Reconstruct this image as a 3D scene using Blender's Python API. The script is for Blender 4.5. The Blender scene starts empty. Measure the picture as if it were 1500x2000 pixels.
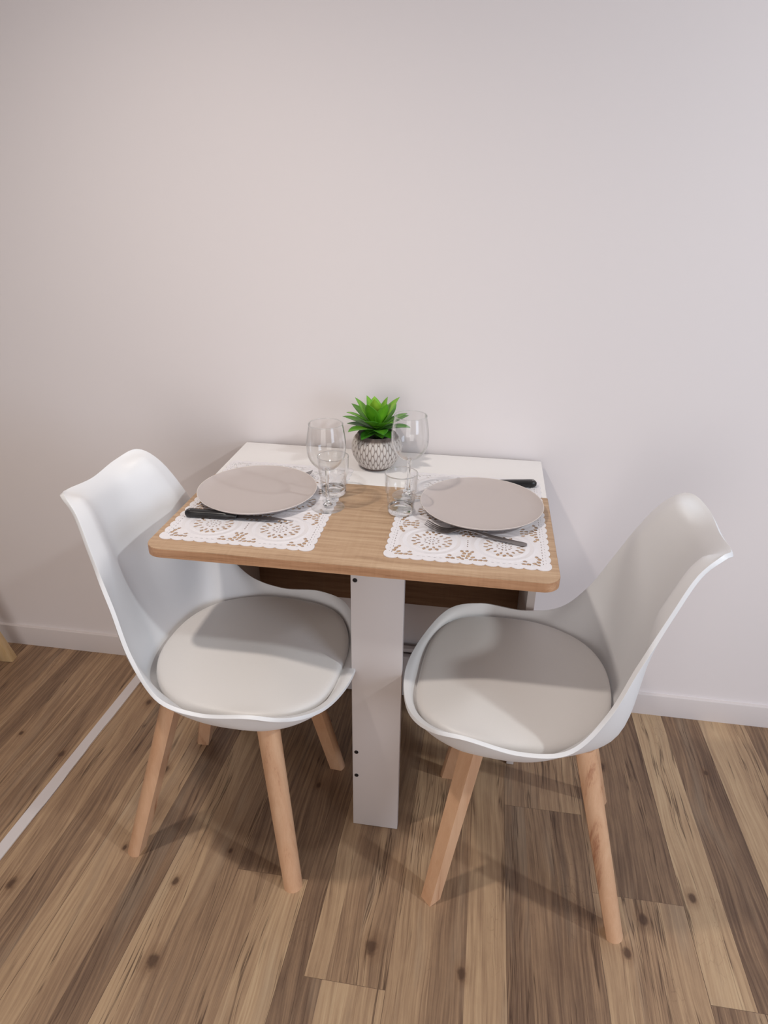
import bpy, bmesh, math, random
from math import pi, sin, cos, radians as rad
from mathutils import Vector, Matrix
from mathutils.geometry import delaunay_2d_cdt
random.seed(7)
scene = bpy.context.scene
COL = scene.collection

# ------------------------------------------------------------------ camera
yaw, pitch, roll = -0.1466, 0.4536, 0.0135
CAM = Vector((0.2176, -1.561, 1.347))
fwd = Vector((sin(yaw)*cos(pitch), cos(yaw)*cos(pitch), -sin(pitch)))
r0 = Vector((cos(yaw), -sin(yaw), 0)); u0 = r0.cross(fwd)
right = cos(roll)*r0 + sin(roll)*u0; up = -sin(roll)*r0 + cos(roll)*u0
cam = bpy.data.cameras.new('camera'); co = bpy.data.objects.new('camera', cam); COL.objects.link(co)
cam.sensor_fit = 'HORIZONTAL'; cam.sensor_width = 36; cam.lens = 1299.1/1500*36; cam.clip_start = .02
mt = Matrix((right, up, -fwd)).transposed().to_4x4(); mt.translation = CAM
co.matrix_world = mt
scene.camera = co

# ------------------------------------------------------------------ colour management, world, lamps
vs = scene.view_settings
vs.view_transform = 'Standard'; vs.look = 'None'; vs.gamma = 1; vs.use_curve_mapping = False
vs.exposure = 0.0
w = bpy.data.worlds.new('world'); scene.world = w; w.use_nodes = True
w.node_tree.nodes['Background'].inputs[0].default_value = (.8, .85, 1, 1)
w.node_tree.nodes['Background'].inputs[1].default_value = 0

def lamp(kind, name, loc, power, color, target=None, **kw):
    l = bpy.data.lights.new(name, kind); o = bpy.data.objects.new(name, l); COL.objects.link(o)
    l.energy = power; l.color = color
    for k, v in kw.items(): setattr(l, k, v)
    o.location = loc
    if target is not None:
        o.rotation_euler = (Vector(target)-Vector(loc)).to_track_quat('-Z', 'Y').to_euler()
    return o
lamp('SPOT', 'ceiling_downlight_left', (-.60, -.95, 2.46), 64, (1, .92, .84), (-.25, -.75, 0), shadow_soft_size=.05, spot_size=rad(108), spot_blend=1)
lamp('SPOT', 'ceiling_downlight_right', (2.2, -1.2, 2.42), 88, (.90, .97, 1), (.3, -.3, .5), shadow_soft_size=.06, spot_size=rad(80), spot_blend=1)
lamp('AREA', 'window_daylight', (2.5, -2.2, 1.2), 28, (.70, .82, 1), (.3, 0, .9), shape='RECTANGLE', size=1.0, size_y=1.2)
lamp('AREA', 'front_fill_light', (-.2, -3.4, 1.1), 25, (1, .97, .95), (.2, 0, .8), shape='RECTANGLE', size=1.6, size_y=1.4)  # unseen soft fill, added behind the camera to brighten the wall

# ------------------------------------------------------------------ helpers
def S(r, g, b, a=1):
    f = lambda c: (c/255/12.92) if c/255 <= .04045 else ((c/255+.055)/1.055)**2.4
    return (f(r), f(g), f(b), a)
class NT:
    def __init__(s, name):
        s.m = bpy.data.materials.new(name); s.m.use_nodes = True; s.t = s.m.node_tree
        s.b = s.t.nodes['Principled BSDF']
    def n(s, ty, **kw):
        nd = s.t.nodes.new(ty)
        for k, v in kw.items():
            if hasattr(nd, k): setattr(nd, k, v)
        return nd
    def l(s, a, b): s.t.links.new(a, b)
    def math(s, op, a, b=None, c=None, clamp=False):
        nd = s.t.nodes.new('ShaderNodeMath'); nd.operation = op; nd.use_clamp = clamp
        for i, x in enumerate((a, b, c)):
            if x is None: continue
            if isinstance(x, (int, float)): nd.inputs[i].default_value = x
            else: s.l(x, nd.inputs[i])
        return nd.outputs[0]
    def coord(s, scale=(1, 1, 1), kind='Object', rot=(0, 0, 0)):
        tc = s.n('ShaderNodeTexCoord'); mp = s.n('ShaderNodeMapping')
        mp.inputs['Scale'].default_value = scale; mp.inputs['Rotation'].default_value = rot
        s.l(tc.outputs[kind], mp.inputs[0]); return mp.outputs[0]
    def noise(s, vec, scale, detail=4, rough=.55, dist=0):
        nd = s.n('ShaderNodeTexNoise'); nd.inputs['Scale'].default_value = scale
        nd.inputs['Detail'].default_value = detail; nd.inputs['Roughness'].default_value = rough
        nd.inputs['Distortion'].default_value = dist
        s.l(vec, nd.inputs['Vector']); return nd.outputs[0]
    def ramp(s, fac, stops, interp='LINEAR'):
        nd = s.n('ShaderNodeValToRGB'); cr = nd.color_ramp; cr.interpolation = interp
        while len(cr.elements) < len(stops): cr.elements.new(.5)
        for e, (p, c) in zip(cr.elements, stops): e.position = p; e.color = c if len(c) == 4 else (*c, 1)
        s.l(fac, nd.inputs[0]); return nd.outputs[0]
    def mix(s, fac, a, b, mode='MIX'):
        nd = s.n('ShaderNodeMix'); nd.data_type = 'RGBA'; nd.blend_type = mode
        for sock, x in ((nd.inputs['Factor'], fac), (nd.inputs['A'], a), (nd.inputs['B'], b)):
            pass
        for i, x in ((0, fac), (6, a), (7, b)):
            if isinstance(x, (int, float)): nd.inputs[i].default_value = x
            elif isinstance(x, tuple): nd.inputs[i].default_value = x
            else: s.l(x, nd.inputs[i])
        return nd.outputs[2]
    def bump(s, h, strength=.2, dist=.002):
        nd = s.n('ShaderNodeBump'); nd.inputs['Strength'].default_value = strength; nd.inputs['Distance'].default_value = dist
        s.l(h, nd.inputs['Height']); s.l(nd.outputs[0], s.b.inputs['Normal']); return nd.outputs[0]
def plain(name, col, rough=.5, metal=0, spec=.5, nscale=60, var=.03, bump=0):
    t = NT(name); v = t.coord(); nz = t.noise(v, nscale, 3)
    c2 = tuple(max(0, c*(1-var*2)) for c in col[:3])+(1,)
    t.l(t.mix(nz, col, c2), t.b.inputs['Base Color'])
    t.b.inputs['Roughness'].default_value = rough; t.b.inputs['Metallic'].default_value = metal
    t.b.inputs['Specular IOR Level'].default_value = spec
    if bump: t.bump(nz, bump, .001)
    return t.m

def link(name, me, mat=None, parent=None, smooth=None):
    o = bpy.data.objects.new(name, me); COL.objects.link(o)
    if mat is not None and not me.materials:
        for m in (mat if isinstance(mat, (list, tuple)) else [mat]): me.materials.append(m)
    if parent: o.parent = parent
    if smooth is not None:
        for p in me.polygons: p.use_smooth = smooth
    return o
def from_bm(name, bm, mat=None, parent=None, smooth=False, auto=None):
    bmesh.ops.recalc_face_normals(bm, faces=bm.faces)
    if auto is not None:
        for f in bm.faces: f.smooth = True
        for e in bm.edges:
            if len(e.link_faces) == 2 and e.calc_face_angle(0) > rad(auto): e.smooth = False
    me = bpy.data.meshes.new(name); bm.to_mesh(me); bm.free()
    return link(name, me, mat, parent, smooth if auto is None else None)
def empty(name, loc=(0, 0, 0), rz=0):
    o = bpy.data.objects.new(name, None); COL.objects.link(o); o.location = loc; o.rotation_euler = (0, 0, rz)
    o.empty_display_size = .05; return o
def tag(o, label=None, cat=None, group=None, kind=None):
    if label: o['label'] = label
    if cat: o['category'] = cat
    if group: o['group'] = group
    if kind: o['kind'] = kind
    return o
def box(bm, x0, x1, y0, y1, z0, z1, bev=0, seg=2):
    vs_ = [bm.verts.new((x, y, z)) for x in (x0, x1) for y in (y0, y1) for z in (z0, z1)]
    fs = [(0, 1, 3, 2), (4, 6, 7, 5), (0, 4, 5, 1), (2, 3, 7, 6), (0, 2, 6, 4), (1, 5, 7, 3)]
    faces = [bm.faces.new([vs_[i] for i in f]) for f in fs]
    if bev:
        es = list({e for f in faces for e in f.edges})
        bmesh.ops.bevel(bm, geom=es, offset=bev, segments=seg, profile=.5, affect='EDGES')
def boxobj(name, b, mat, parent=None, bev=.001, seg=2):
    bm = bmesh.new(); box(bm, *b, bev=bev, seg=seg); return from_bm(name, bm, mat, parent, auto=40)
def prism(bm, poly, z0, z1, bev=0, seg=3):
    lo = [bm.verts.new((x, y, z0)) for x, y in poly]; hi = [bm.verts.new((x, y, z1)) for x, y in poly]
    n = len(poly); bm.faces.new(lo[::-1]); top = bm.faces.new(hi)
    for i in range(n): bm.faces.new((lo[i], lo[(i+1) % n], hi[(i+1) % n], hi[i]))
    if bev:
        es = [e for e in bm.edges if abs(e.verts[0].co.z-e.verts[1].co.z) < 1e-6]
        bmesh.ops.bevel(bm, geom=es, offset=bev, segments=seg, profile=.5, affect='EDGES')
def lathe(bm, prof, n=64, closed=False, disp=None, mats=None):
    rows = []
    for k, (r, z) in enumerate(prof):
        if r < 1e-6: rows.append([bm.verts.new((0, 0, z))]*n); continue
        row = []
        for i in range(n):
            a = 2*pi*i/n; rr = r+(disp(a, k) if disp else 0)
            row.append(bm.verts.new((rr*cos(a), rr*sin(a), z)))
        rows.append(row)
    for k in range(len(rows)-1):
        A, B = rows[k], rows[k+1]
        for i in range(n):
            j = (i+1) % n
            vv = []
            for v in (A[i], A[j], B[j], B[i]):
                if v not in vv: vv.append(v)
            if len(vv) >= 3:
                f = bm.faces.new(vv)
                if mats: f.material_index = mats(k)
def spline(pts, m):
    """Catmull-Rom through pts (open), m samples per span"""
    P = [Vector(p) for p in pts]; P = [2*P[0]-P[1]]+P+[2*P[-1]-P[-2]]; out = []
    for i in range(1, len(P)-2):
        a, b, c, d = P[i-1:i+3]
        for k in range(m):
            t = k/m; out.append(.5*((2*b)+(-a+c)*t+(2*a-5*b+4*c-d)*t*t+(-a+3*b-3*c+d)*t**3))
    out.append(P[-2]); return out
def interp(tab, x):
    if x <= tab[0][0]: return tab[0][1]
    for (a, va), (b, vb) in zip(tab, tab[1:]):
        if x <= b: return va+(vb-va)*(x-a)/(b-a)
    return tab[-1][1]
def sst(a, b, x):
    t = min(1, max(0, (x-a)/(b-a))); return t*t*(3-2*t)

# ------------------------------------------------------------------ materials
def mat_wall():
    t = NT('painted_plaster'); v = t.coord(); a = t.noise(v, 1.2, 2); b = t.noise(v, 220, 3)
    t.l(t.mix(a, S(229, 221, 220), S(225, 218, 218)), t.b.inputs['Base Color']); t.b.inputs['Roughness'].default_value = .62
    t.b.inputs['Specular IOR Level'].default_value = .3; t.bump(b, .05, .0006); return t.m
M_wall = mat_wall()
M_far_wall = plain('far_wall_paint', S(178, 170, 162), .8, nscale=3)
M_trim = plain('white_trim_paint', S(212, 203, 201), .45, nscale=8, var=.01)
M_white = plain('white_melamine', S(233, 229, 227), .38, nscale=20, var=.008)
M_panel_shaded = plain('white_laminate_shaded', S(205, 196, 193), .42, nscale=20, var=.01)  # greyer copy of the white melamine, shade of the uprights mixed into the colour
M_ceil = plain('ceiling_paint', S(235, 232, 230), .9, nscale=5)
M_shell = plain('white_moulded_plastic', S(228, 227, 228), .46, nscale=30, var=.006)
M_cush = plain('white_faux_leather', S(224, 219, 215), .42, nscale=380, var=.012, bump=.12)
M_metal = plain('brushed_steel', S(150, 146, 145), .28, metal=1, nscale=90)
M_blade = plain('knife_steel', S(140, 136, 136), .3, metal=1, nscale=90)
M_black = plain('black_handle_plastic', S(22, 21, 23), .32, nscale=60)
M_screw = plain('dark_screw_metal', S(40, 36, 36), .4, metal=.6, nscale=200)
M_soil = plain('dark_potting_fill', S(34, 26, 22), .9, nscale=300, var=.3, bump=.6)
M_plate_rim = plain('plate_rim_glaze', S(220, 210, 203), .4)
M_plate = plain('taupe_matte_ceramic', S(190, 179, 175), .42, nscale=14, var=.015)
M_lace = None
def mat_lace():
    t = NT('white_vinyl_lace')
    at = t.n('ShaderNodeAttribute', attribute_name='relief')
    nz = t.noise(t.coord(), 900, 2)
    t.l(t.mix(nz, S(240, 236, 238), S(228, 224, 227)), t.b.inputs['Base Color'])
    t.b.inputs['Roughness'].default_value = .5
    h = t.math('ADD', at.outputs['Fac'], t.math('MULTIPLY', nz, .5)); t.bump(h, .9, .0016); return t.m
M_lace = mat_lace()
def mat_oak(name='sonoma_oak_laminate', dark=1.0):
    t = NT(name)
    v = t.coord((1.2, 26, 26)); g = t.noise(v, 4, 6, .62, .3)
    v2 = t.coord((9, 260, 260)); f = t.noise(v2, 2.2, 5, .7)
    v3 = t.coord((90, 5, 5)); c = t.noise(v3, 2.0, 3, .6)
    s = t.math('ADD', t.math('MULTIPLY', g, .62), t.math('MULTIPLY', f, .38))
    s = t.math('ADD', s, t.math('MULTIPLY', t.math('SUBTRACT', c, .5), .10))
    col = t.ramp(s, [(.28, S(142, 110, 82)), (.44, S(176, 143, 112)), (.56, S(192, 161, 130)), (.72, S(210, 184, 154))])
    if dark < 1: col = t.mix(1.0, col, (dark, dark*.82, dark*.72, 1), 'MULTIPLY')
    t.l(col, t.b.inputs['Base Color']); t.b.inputs['Roughness'].default_value = .5; t.bump(f, .15, .0006); return t.m
M_oak = mat_oak()
def mat_beech(name, c1, c2, c3):
    t = NT(name); oi = t.n('ShaderNodeObjectInfo')
    tc = t.n('ShaderNodeTexCoord'); ad = t.n('ShaderNodeVectorMath', operation='ADD'); t.l(tc.outputs['Object'], ad.inputs[0])
    cx = t.n('ShaderNodeCombineXYZ')
    for i in range(3): t.l(t.math('MULTIPLY', oi.outputs['Random'], 7.0+i*3), cx.inputs[i])
    t.l(cx.outputs[0], ad.inputs[1]); mp = t.n('ShaderNodeMapping'); mp.inputs['Scale'].default_value = (30, 30, 2.2); t.l(ad.outputs[0], mp.inputs[0])
    g = t.noise(mp.outputs[0], 1.1, 4, .5, .8)
    mp2 = t.n('ShaderNodeMapping'); mp2.inputs['Scale'].default_value = (300, 300, 14); t.l(ad.outputs[0], mp2.inputs[0])
    f = t.noise(mp2.outputs[0], 1.5, 4, .6)
    s = t.math('ADD', t.math('MULTIPLY', g, .75), t.math('MULTIPLY', f, .25))
    t.l(t.ramp(s, [(.30, c1), (.42, c2), (.66, c3)]), t.b.inputs['Base Color'])
    t.b.inputs['Roughness'].default_value = .42; t.bump(f, .06, .0004); return t.m
M_beech = mat_beech('beech_wood', S(158, 104, 76), S(203, 158, 124), S(216, 175, 141))
M_pine = mat_beech('pale_pine_wood', S(176, 140, 96), S(208, 176, 130), S(218, 190, 148))
def mat_glass():
    t = NT('clear_glass'); nt = t.t
    lw = t.n('ShaderNodeLayerWeight'); lw.inputs['Blend'].default_value = .5
    p = t.math('POWER', lw.outputs['Facing'], 3.0)
    fac = t.math('MULTIPLY_ADD', p, .85, .02, clamp=True)
    tr = t.n('ShaderNodeBsdfTransparent'); gl = t.n('ShaderNodeBsdfGlossy'); gl.inputs['Roughness'].default_value = .02
    t.l(t.ramp(lw.outputs['Facing'], [(.0, (.994, .995, .995)), (.72, (.985, .987, .987)), (1, (.50, .52, .52))]), tr.inputs[0]); gl.inputs[0].default_value = (1, 1, 1, 1)
    mx = t.n('ShaderNodeMixShader'); t.l(fac, mx.inputs[0]); t.l(tr.outputs[0], mx.inputs[1]); t.l(gl.outputs[0], mx.inputs[2])
    t.l(mx.outputs[0], nt.nodes['Material Output'].inputs[0]); return t.m
M_glass = mat_glass()
def mat_solid_glass():
    t = NT('thick_clear_glass'); t.b.inputs['Transmission Weight'].default_value = 1; t.b.inputs['Roughness'].default_value = .01
    t.b.inputs['IOR'].default_value = 1.48; t.b.inputs['Base Color'].default_value = (.97, .98, .98, 1); return t.m
M_glass2 = mat_solid_glass()
def mat_pot():
    t = NT('whitewashed_cement'); at = t.n('ShaderNodeAttribute', attribute_name='relief'); nz = t.noise(t.coord(), 160, 4, .7)
    s = t.math('ADD', at.outputs['Fac'], t.math('MULTIPLY', t.math('SUBTRACT', nz, .5), .5))
    t.l(t.ramp(s, [(.16, S(100, 87, 81)), (.48, S(146, 134, 128)), (.95, S(202, 195, 190))]), t.b.inputs['Base Color'])
    t.b.inputs['Roughness'].default_value = .8; t.bump(nz, .2, .0008); return t.m
def mat_leaf():
    t = NT('succulent_leaf'); at = t.n('ShaderNodeAttribute', attribute_name='tint'); nz = t.noise(t.coord(), 90, 3)
    s = t.math('ADD', at.outputs['Fac'], t.math('MULTIPLY', t.math('SUBTRACT', nz, .5), .25))
    t.l(t.ramp(s, [(.0, S(38, 84, 24)), (.35, S(66, 132, 32)), (.7, S(116, 178, 42)), (1, S(166, 202, 70))]), t.b.inputs['Base Color'])
    t.b.inputs['Roughness'].default_value = .38; t.b.inputs['Subsurface Weight'].default_value = .0; return t.m

# floor: printed vinyl planks. Each strip of the print is a face with its own 'tone' value (0 dark .. 1 pale)
def mat_floor():
    t = NT('vinyl_plank_floor'); at = t.n('ShaderNodeAttribute', attribute_name='tone'); sd = t.n('ShaderNodeAttribute', attribute_name='pseed')
    tc = t.n('ShaderNodeTexCoord'); off = t.n('ShaderNodeCombineXYZ'); t.l(t.math('MULTIPLY', sd.outputs['Fac'], 37.0), off.inputs[2]); t.l(t.math('MULTIPLY', sd.outputs['Fac'], 11.0), off.inputs[1])
    ad = t.n('ShaderNodeVectorMath', operation='ADD'); t.l(tc.outputs['Object'], ad.inputs[0]); t.l(off.outputs[0], ad.inputs[1])
    # wavy warp so the grain wanders and swells around hearts
    wv = t.n('ShaderNodeMapping'); wv.inputs['Scale'].default_value = (6, 2.0, 1); t.l(ad.outputs[0], wv.inputs[0])
    wn = t.n('ShaderNodeTexNoise'); wn.inputs['Scale'].default_value = 1.0; wn.inputs['Detail'].default_value = 2; t.l(wv.outputs[0], wn.inputs['Vector'])
    ws = t.n('ShaderNodeVectorMath', operation='SUBTRACT'); t.l(wn.outputs['Color'], ws.inputs[0]); ws.inputs[1].default_value = (.5, .5, .5)
    wm = t.n('ShaderNodeVectorMath', operation='MULTIPLY'); t.l(ws.outputs[0], wm.inputs[0]); wm.inputs[1].default_value = (.06, 0, 0)
    wa = t.n('ShaderNodeVectorMath', operation='ADD'); t.l(ad.outputs[0], wa.inputs[0]); t.l(wm.outputs[0], wa.inputs[1])
    def mapped(sx, sy):
        mp = t.n('ShaderNodeMapping'); mp.inputs['Scale'].default_value = (sx, sy, 1); t.l(wa.outputs[0], mp.inputs[0]); return mp.outputs[0]
    broad = t.noise(mapped(14, 1.0), 1, 3, .55)
    fine = t.noise(mapped(230, 5), 1, 4, .65)
    mid = t.noise(mapped(105, 2.6), 1, 5, .6, .4)
    blot = t.noise(mapped(26, 12), 1, 5, .7)
    s = t.math('ADD', at.outputs['Fac'], t.math('MULTIPLY', t.math('SUBTRACT', broad, .5), .50))
    s = t.math('ADD', s, t.math('MULTIPLY', t.math('SUBTRACT', mid, .5), .66))
    s = t.math('ADD', s, t.math('MULTIPLY', t.math('SUBTRACT', fine, .5), .85))
    s = t.math('ADD', s, t.math('MULTIPLY', t.math('SUBTRACT', blot, .5), .28))
    col = t.ramp(s, [(.0, S(84, 63, 50)), (.25, S(118, 93, 74)), (.5, S(150, 121, 95)), (.75, S(176, 146, 115)), (1, S(192, 164, 131))])
    # greyish chalky patches
    gp = t.noise(mapped(16, 2.2), 1.0, 3, .5); gm = t.ramp(gp, [(.56, (0, 0, 0)), (.70, (1, 1, 1))])
    col = t.mix(t.math('MULTIPLY', gm, .30), col, S(158, 140, 120))
    # fine dark cracks following the grain
    cn = t.noise(mapped(26, .8), 1, 4, .62); cl = t.math('ABSOLUTE', t.math('SUBTRACT', cn, .5))
    cm = t.noise(mapped(12, 2.5), 1.3, 3, .5)
    line = t.math('MULTIPLY', t.ramp(cl, [(.0, (1, 1, 1)), (.015, (0, 0, 0))]), t.ramp(cm, [(.47, (0, 0, 0)), (.57, (1, 1, 1))]))
    col = t.mix(t.math('MULTIPLY', line, .78), col, S(60, 40, 30))
    # crackle texture patches
    vc = t.n('ShaderNodeTexVoronoi', feature='DISTANCE_TO_EDGE'); vc.inputs['Scale'].default_value = 1; t.l(mapped(120, 34), vc.inputs['Vector'])
    pk = t.noise(mapped(11, 3), 1.1, 2, .5)
    cr = t.math('MULTIPLY', t.ramp(vc.outputs['Distance'], [(0, (1, 1, 1)), (.05, (0, 0, 0))]), t.ramp(pk, [(.60, (0, 0, 0)), (.68, (1, 1, 1))]))
    col = t.mix(t.math('MULTIPLY', cr, .28), col, S(92, 66, 48))
    # knots at the places the boards have them
    sep = t.n('ShaderNodeSeparateXYZ'); t.l(tc.outputs['Object'], sep.inputs[0]); nk = t.noise(t.coord((60, 60, 60)), 1, 3)
    kt = None
    for kx, ky, kr in KNOTS:
        dx = t.math('MULTIPLY', t.math('SUBTRACT', sep.outputs[0], kx), 1/kr)
        dy = t.math('MULTIPLY', t.math('SUBTRACT', sep.outputs[1], ky), 1/(kr*1.5))
        d = t.math('SQRT', t.math('ADD', t.math('MULTIPLY', dx, dx), t.math('MULTIPLY', dy, dy)))
        kt = d if kt is None else t.math('MINIMUM', kt, d)
    kd = t.math('ADD', kt, t.math('MULTIPLY', t.math('SUBTRACT', nk, .5), 1.1))
    halo = t.ramp(t.math('MULTIPLY', kd, .25), [(.18, (1, 1, 1)), (.62, (0, 0, 0))])
    core = t.ramp(t.math('MULTIPLY', kd, .25), [(.14, (1, 1, 1)), (.30, (0, 0, 0))])
    col = t.mix(t.math('MULTIPLY', halo, .45), col, S(112, 80, 56)); col = t.mix(t.math('MULTIPLY', core, .80), col, S(72, 50, 38))
    # plank joints
    sm = t.n('ShaderNodeAttribute', attribute_name='seam'); col = t.mix(t.math('MULTIPLY', sm.outputs['Fac'], .7), col, S(60, 42, 32))
    t.l(col, t.b.inputs['Base Color']); t.b.inputs['Roughness'].default_value = .48; t.b.inputs['Specular IOR Level'].default_value = .35
    h = t.math('ADD', fine, mid); t.bump(h, .12, .0006); return t.m
KNOTS = [(-.325, -.861, .011), (.087, -.768, .012), (-.352, -.70, .0065), (-.696, -.76, .009), (.265, -.79, .009), (.63, -.625, .010),
         (.742, -.56, .008), (.60, -.22, .011), (-.51, -.415, .009), (-.80, -.41, .008), (-.665, -.19, .008), (-.72, -.11, .008),
         (.865, -.20, .006), (.44, -.20, .010), (-.50, -.64, .005), (-.262, -.61, .005), (-.11, -.40, .006), (.585, -.70, .008), (-.95, -.36, .005)]

# ------------------------------------------------------------------ the room
RX0, RX1, RY0, RZ1 = -2.4, 2.9, -3.6, 2.5
WY = .009
def struct(o, label=None, cat=None):
    o['kind'] = 'structure'
    if label: o['label'] = label
    if cat: o['category'] = cat
    return o
def make_floor():
    # strips: (x at y=-.8, tone) boundaries; joints split a plank into a far and a near half
    def kk(b): return interp([(-.9, .045), (-.3, .035), (.1, .012), (.5, -.01), (.9, -.015)], b)
    P = []  # plank: x0, x1, joint y (or None), far strips, near strips; strip = (x1, tone)
    P.append((-.90, -.757, -2.0, [(-.865, .60), (-.80, .42), (-.757, .66)], [(-.757, .5)]))
    P.append((-.757, -.563, -1.9, [(-.73, .62), (-.665, .56), (-.60, .30), (-.563, .62)], [(-.563, .5)]))
    P.append((-.563, -.385, -1.7, [(-.50, .68), (-.455, .60), (-.405, .22), (-.385, .3)], [(-.385, .5)]))
    P.append((-.385, -.235, -1.6, [(-.345, .78), (-.315, .66), (-.27, .45), (-.235, .42)], [(-.235, .6)]))
    P.append((-.235, -.0755, -.650, [(-.18, .30), (-.12, .40), (-.0755, .32)], [(-.165, .55), (-.125, .66), (-.0755, .86)]))
    P.append((-.0755, -.030, -1.4, [(-.030, .30)], [(-.03, .4)]))
    P.append((-.030, .126, -.842, [(.012, .70), (.06, .46), (.126, .48)], [(.006, .28), (.055, .84), (.126, .70)]))
    P.append((.126, .350, -1.3, [(.205, .58), (.272, .36), (.350, .68)], [(.35, .5)]))
    P.append((.350, .535, -.384, [(.40, .34), (.44, .46), (.535, .60)], [(.40, .28), (.46, .36), (.535, .30)]))
    P.append((.535, .722, -.582, [(.592, .46), (.66, .26), (.722, .24)], [(.595, .66), (.645, .46), (.722, .58)]))
    P.append((.722, .905, -.772, [(.805, .80), (.905, .22)], [(.80, .34), (.905, .62)]))
    P.append((.905, 1.09, -1.5, [(.98, .78), (1.03, .60), (1.09, .34)], [(1.09, .5)]))
    rnd = random.Random(3); x = 1.09
    while x < RX1-.001:
        x2 = min(x+.18, RX1); P.append((x, x2, -rnd.uniform(.2, 2.5), [(x+(x2-x)*.5, rnd.uniform(.2, .8)), (x2, rnd.uniform(.2, .8))], [(x2, rnd.random())])); x = x2
    L = [(-1.08, .30), (-1.04, .5), (-.985, .28), (-.90, .52)]; P.insert(0, (-1.10, -.90, -2.4, L, [(-.9, .5)]))
    x = -1.10
    while x > RX0+.001:
        x2 = max(x-.18, RX0); P.insert(0, (x2, x, -rnd.uniform(1, 2.5), [((x+x2)/2, rnd.uniform(.25, .6)), (x, rnd.uniform(.2, .5))], [(x, rnd.random())])); x = x2
    bm = bmesh.new(); tone = bm.faces.layers.float.new('tone'); seam = bm.faces.layers.float.new('seam'); ps = bm.faces.layers.float.new('pseed')
    def X(b, y): return b+kk(b)*(y+.8) if RX0 < b < RX1 else b
    def quad(b0, b1, y0, y1, tn, sm, sd):
        n = bm.faces.new([bm.verts.new(c) for c in ((X(b0, y0), y0, 0), (X(b1, y0), y0, 0), (X(b1, y1), y1, 0), (X(b0, y1), y1, 0))])
        n[tone] = .52+(tn-.5)*.85; n[seam] = sm; n[ps] = sd
    G = .0011; GJ = .0008
    for i, (a, b, jy, far, near) in enumerate(P):
        quad(a, a+G, RY0, WY, .3, .8, .5)
        for (ya, yb, st, sd) in ((jy+GJ, WY, far, .13+i*.377 % 1), (RY0, jy, near, .61+i*.291 % 1)):
            x0 = a+G
            for si, (x1, tn) in enumerate(st): quad(x0, x1, ya, yb, tn, 0, (sd+si*.17) % 1); x0 = x1
        quad(a+G, b, jy, jy+GJ, .3, .7, .5)
    for f in bm.faces: f.normal_update()
    o = from_bm('floor', bm, mat_floor()); 
    return struct(o)
make_floor()
def plane_obj(name, pts, mat):
    bm = bmesh.new(); bm.faces.new([bm.verts.new(p) for p in pts]); me = bpy.data.meshes.new(name); bm.to_mesh(me); bm.free()
    return struct(link(name, me, mat))
plane_obj('wall_back', [(RX0, WY, 0), (RX1, WY, 0), (RX1, WY, RZ1), (RX0, WY, RZ1)], M_wall)
plane_obj('wall_left', [(RX0, RY0, 0), (RX0, WY, 0), (RX0, WY, RZ1), (RX0, RY0, RZ1)], M_far_wall)
plane_obj('wall_right', [(RX1, WY, 0), (RX1, RY0, 0), (RX1, RY0, RZ1), (RX1, WY, RZ1)], M_far_wall)
plane_obj('wall_front', [(RX1, RY0, 0), (RX0, RY0, 0), (RX0, RY0, RZ1), (RX1, RY0, RZ1)], M_far_wall)
plane_obj('ceiling', [(RX0, RY0, RZ1), (RX0, WY, RZ1), (RX1, WY, RZ1), (RX1, RY0, RZ1)], M_ceil)
def baseboard():
    bm = bmesh.new(); T = .011; H = .070
    prof = [(WY, 0), (WY-T, 0), (WY-T, H-.003), (WY-T+.0009, H-.0009), (WY-T+.003, H), (WY, H)]
    a = [bm.verts.new((RX0, y, z)) for y, z in prof]; b = [bm.verts.new((RX1, y, z)) for y, z in prof]; n = len(prof)
    for i in range(n): bm.faces.new((a[i], b[i], b[(i+1) % n], a[(i+1) % n]))
    bm.faces.new(a); bm.faces.new(b[::-1])
    struct(from_bm('baseboard_back', bm, M_trim, auto=35))
baseboard()
def floor_strip():
    # white cover strip, its right edge a little ragged
    A = Vector((-.7545, -.012)); B = Vector((-.7545-.0405*2.9, -2.9)); n = 90; bm = bmesh.new(); d = (B-A).normalized(); nrm = Vector((-d.y, d.x))
    rnd = random.Random(5); lo = []; hi = []; jag = 0; pts = []
    for i in range(n+1):
        p = A.lerp(B, i/n)
        if i % 3 == 0: jag = rnd.choice([0, 0, 0, .002, -.0015])
        lft = p-nrm*.0; r_ = p+nrm*(.0285+jag)
        pts.append((lft, r_))
    poly = [tuple(a) for a, b in pts]+[tuple(b) for a, b in pts[::-1]]
    prism(bm, poly, .0002, .0028)
    struct(from_bm('trim_1', bm, M_trim))
floor_strip()

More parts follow.
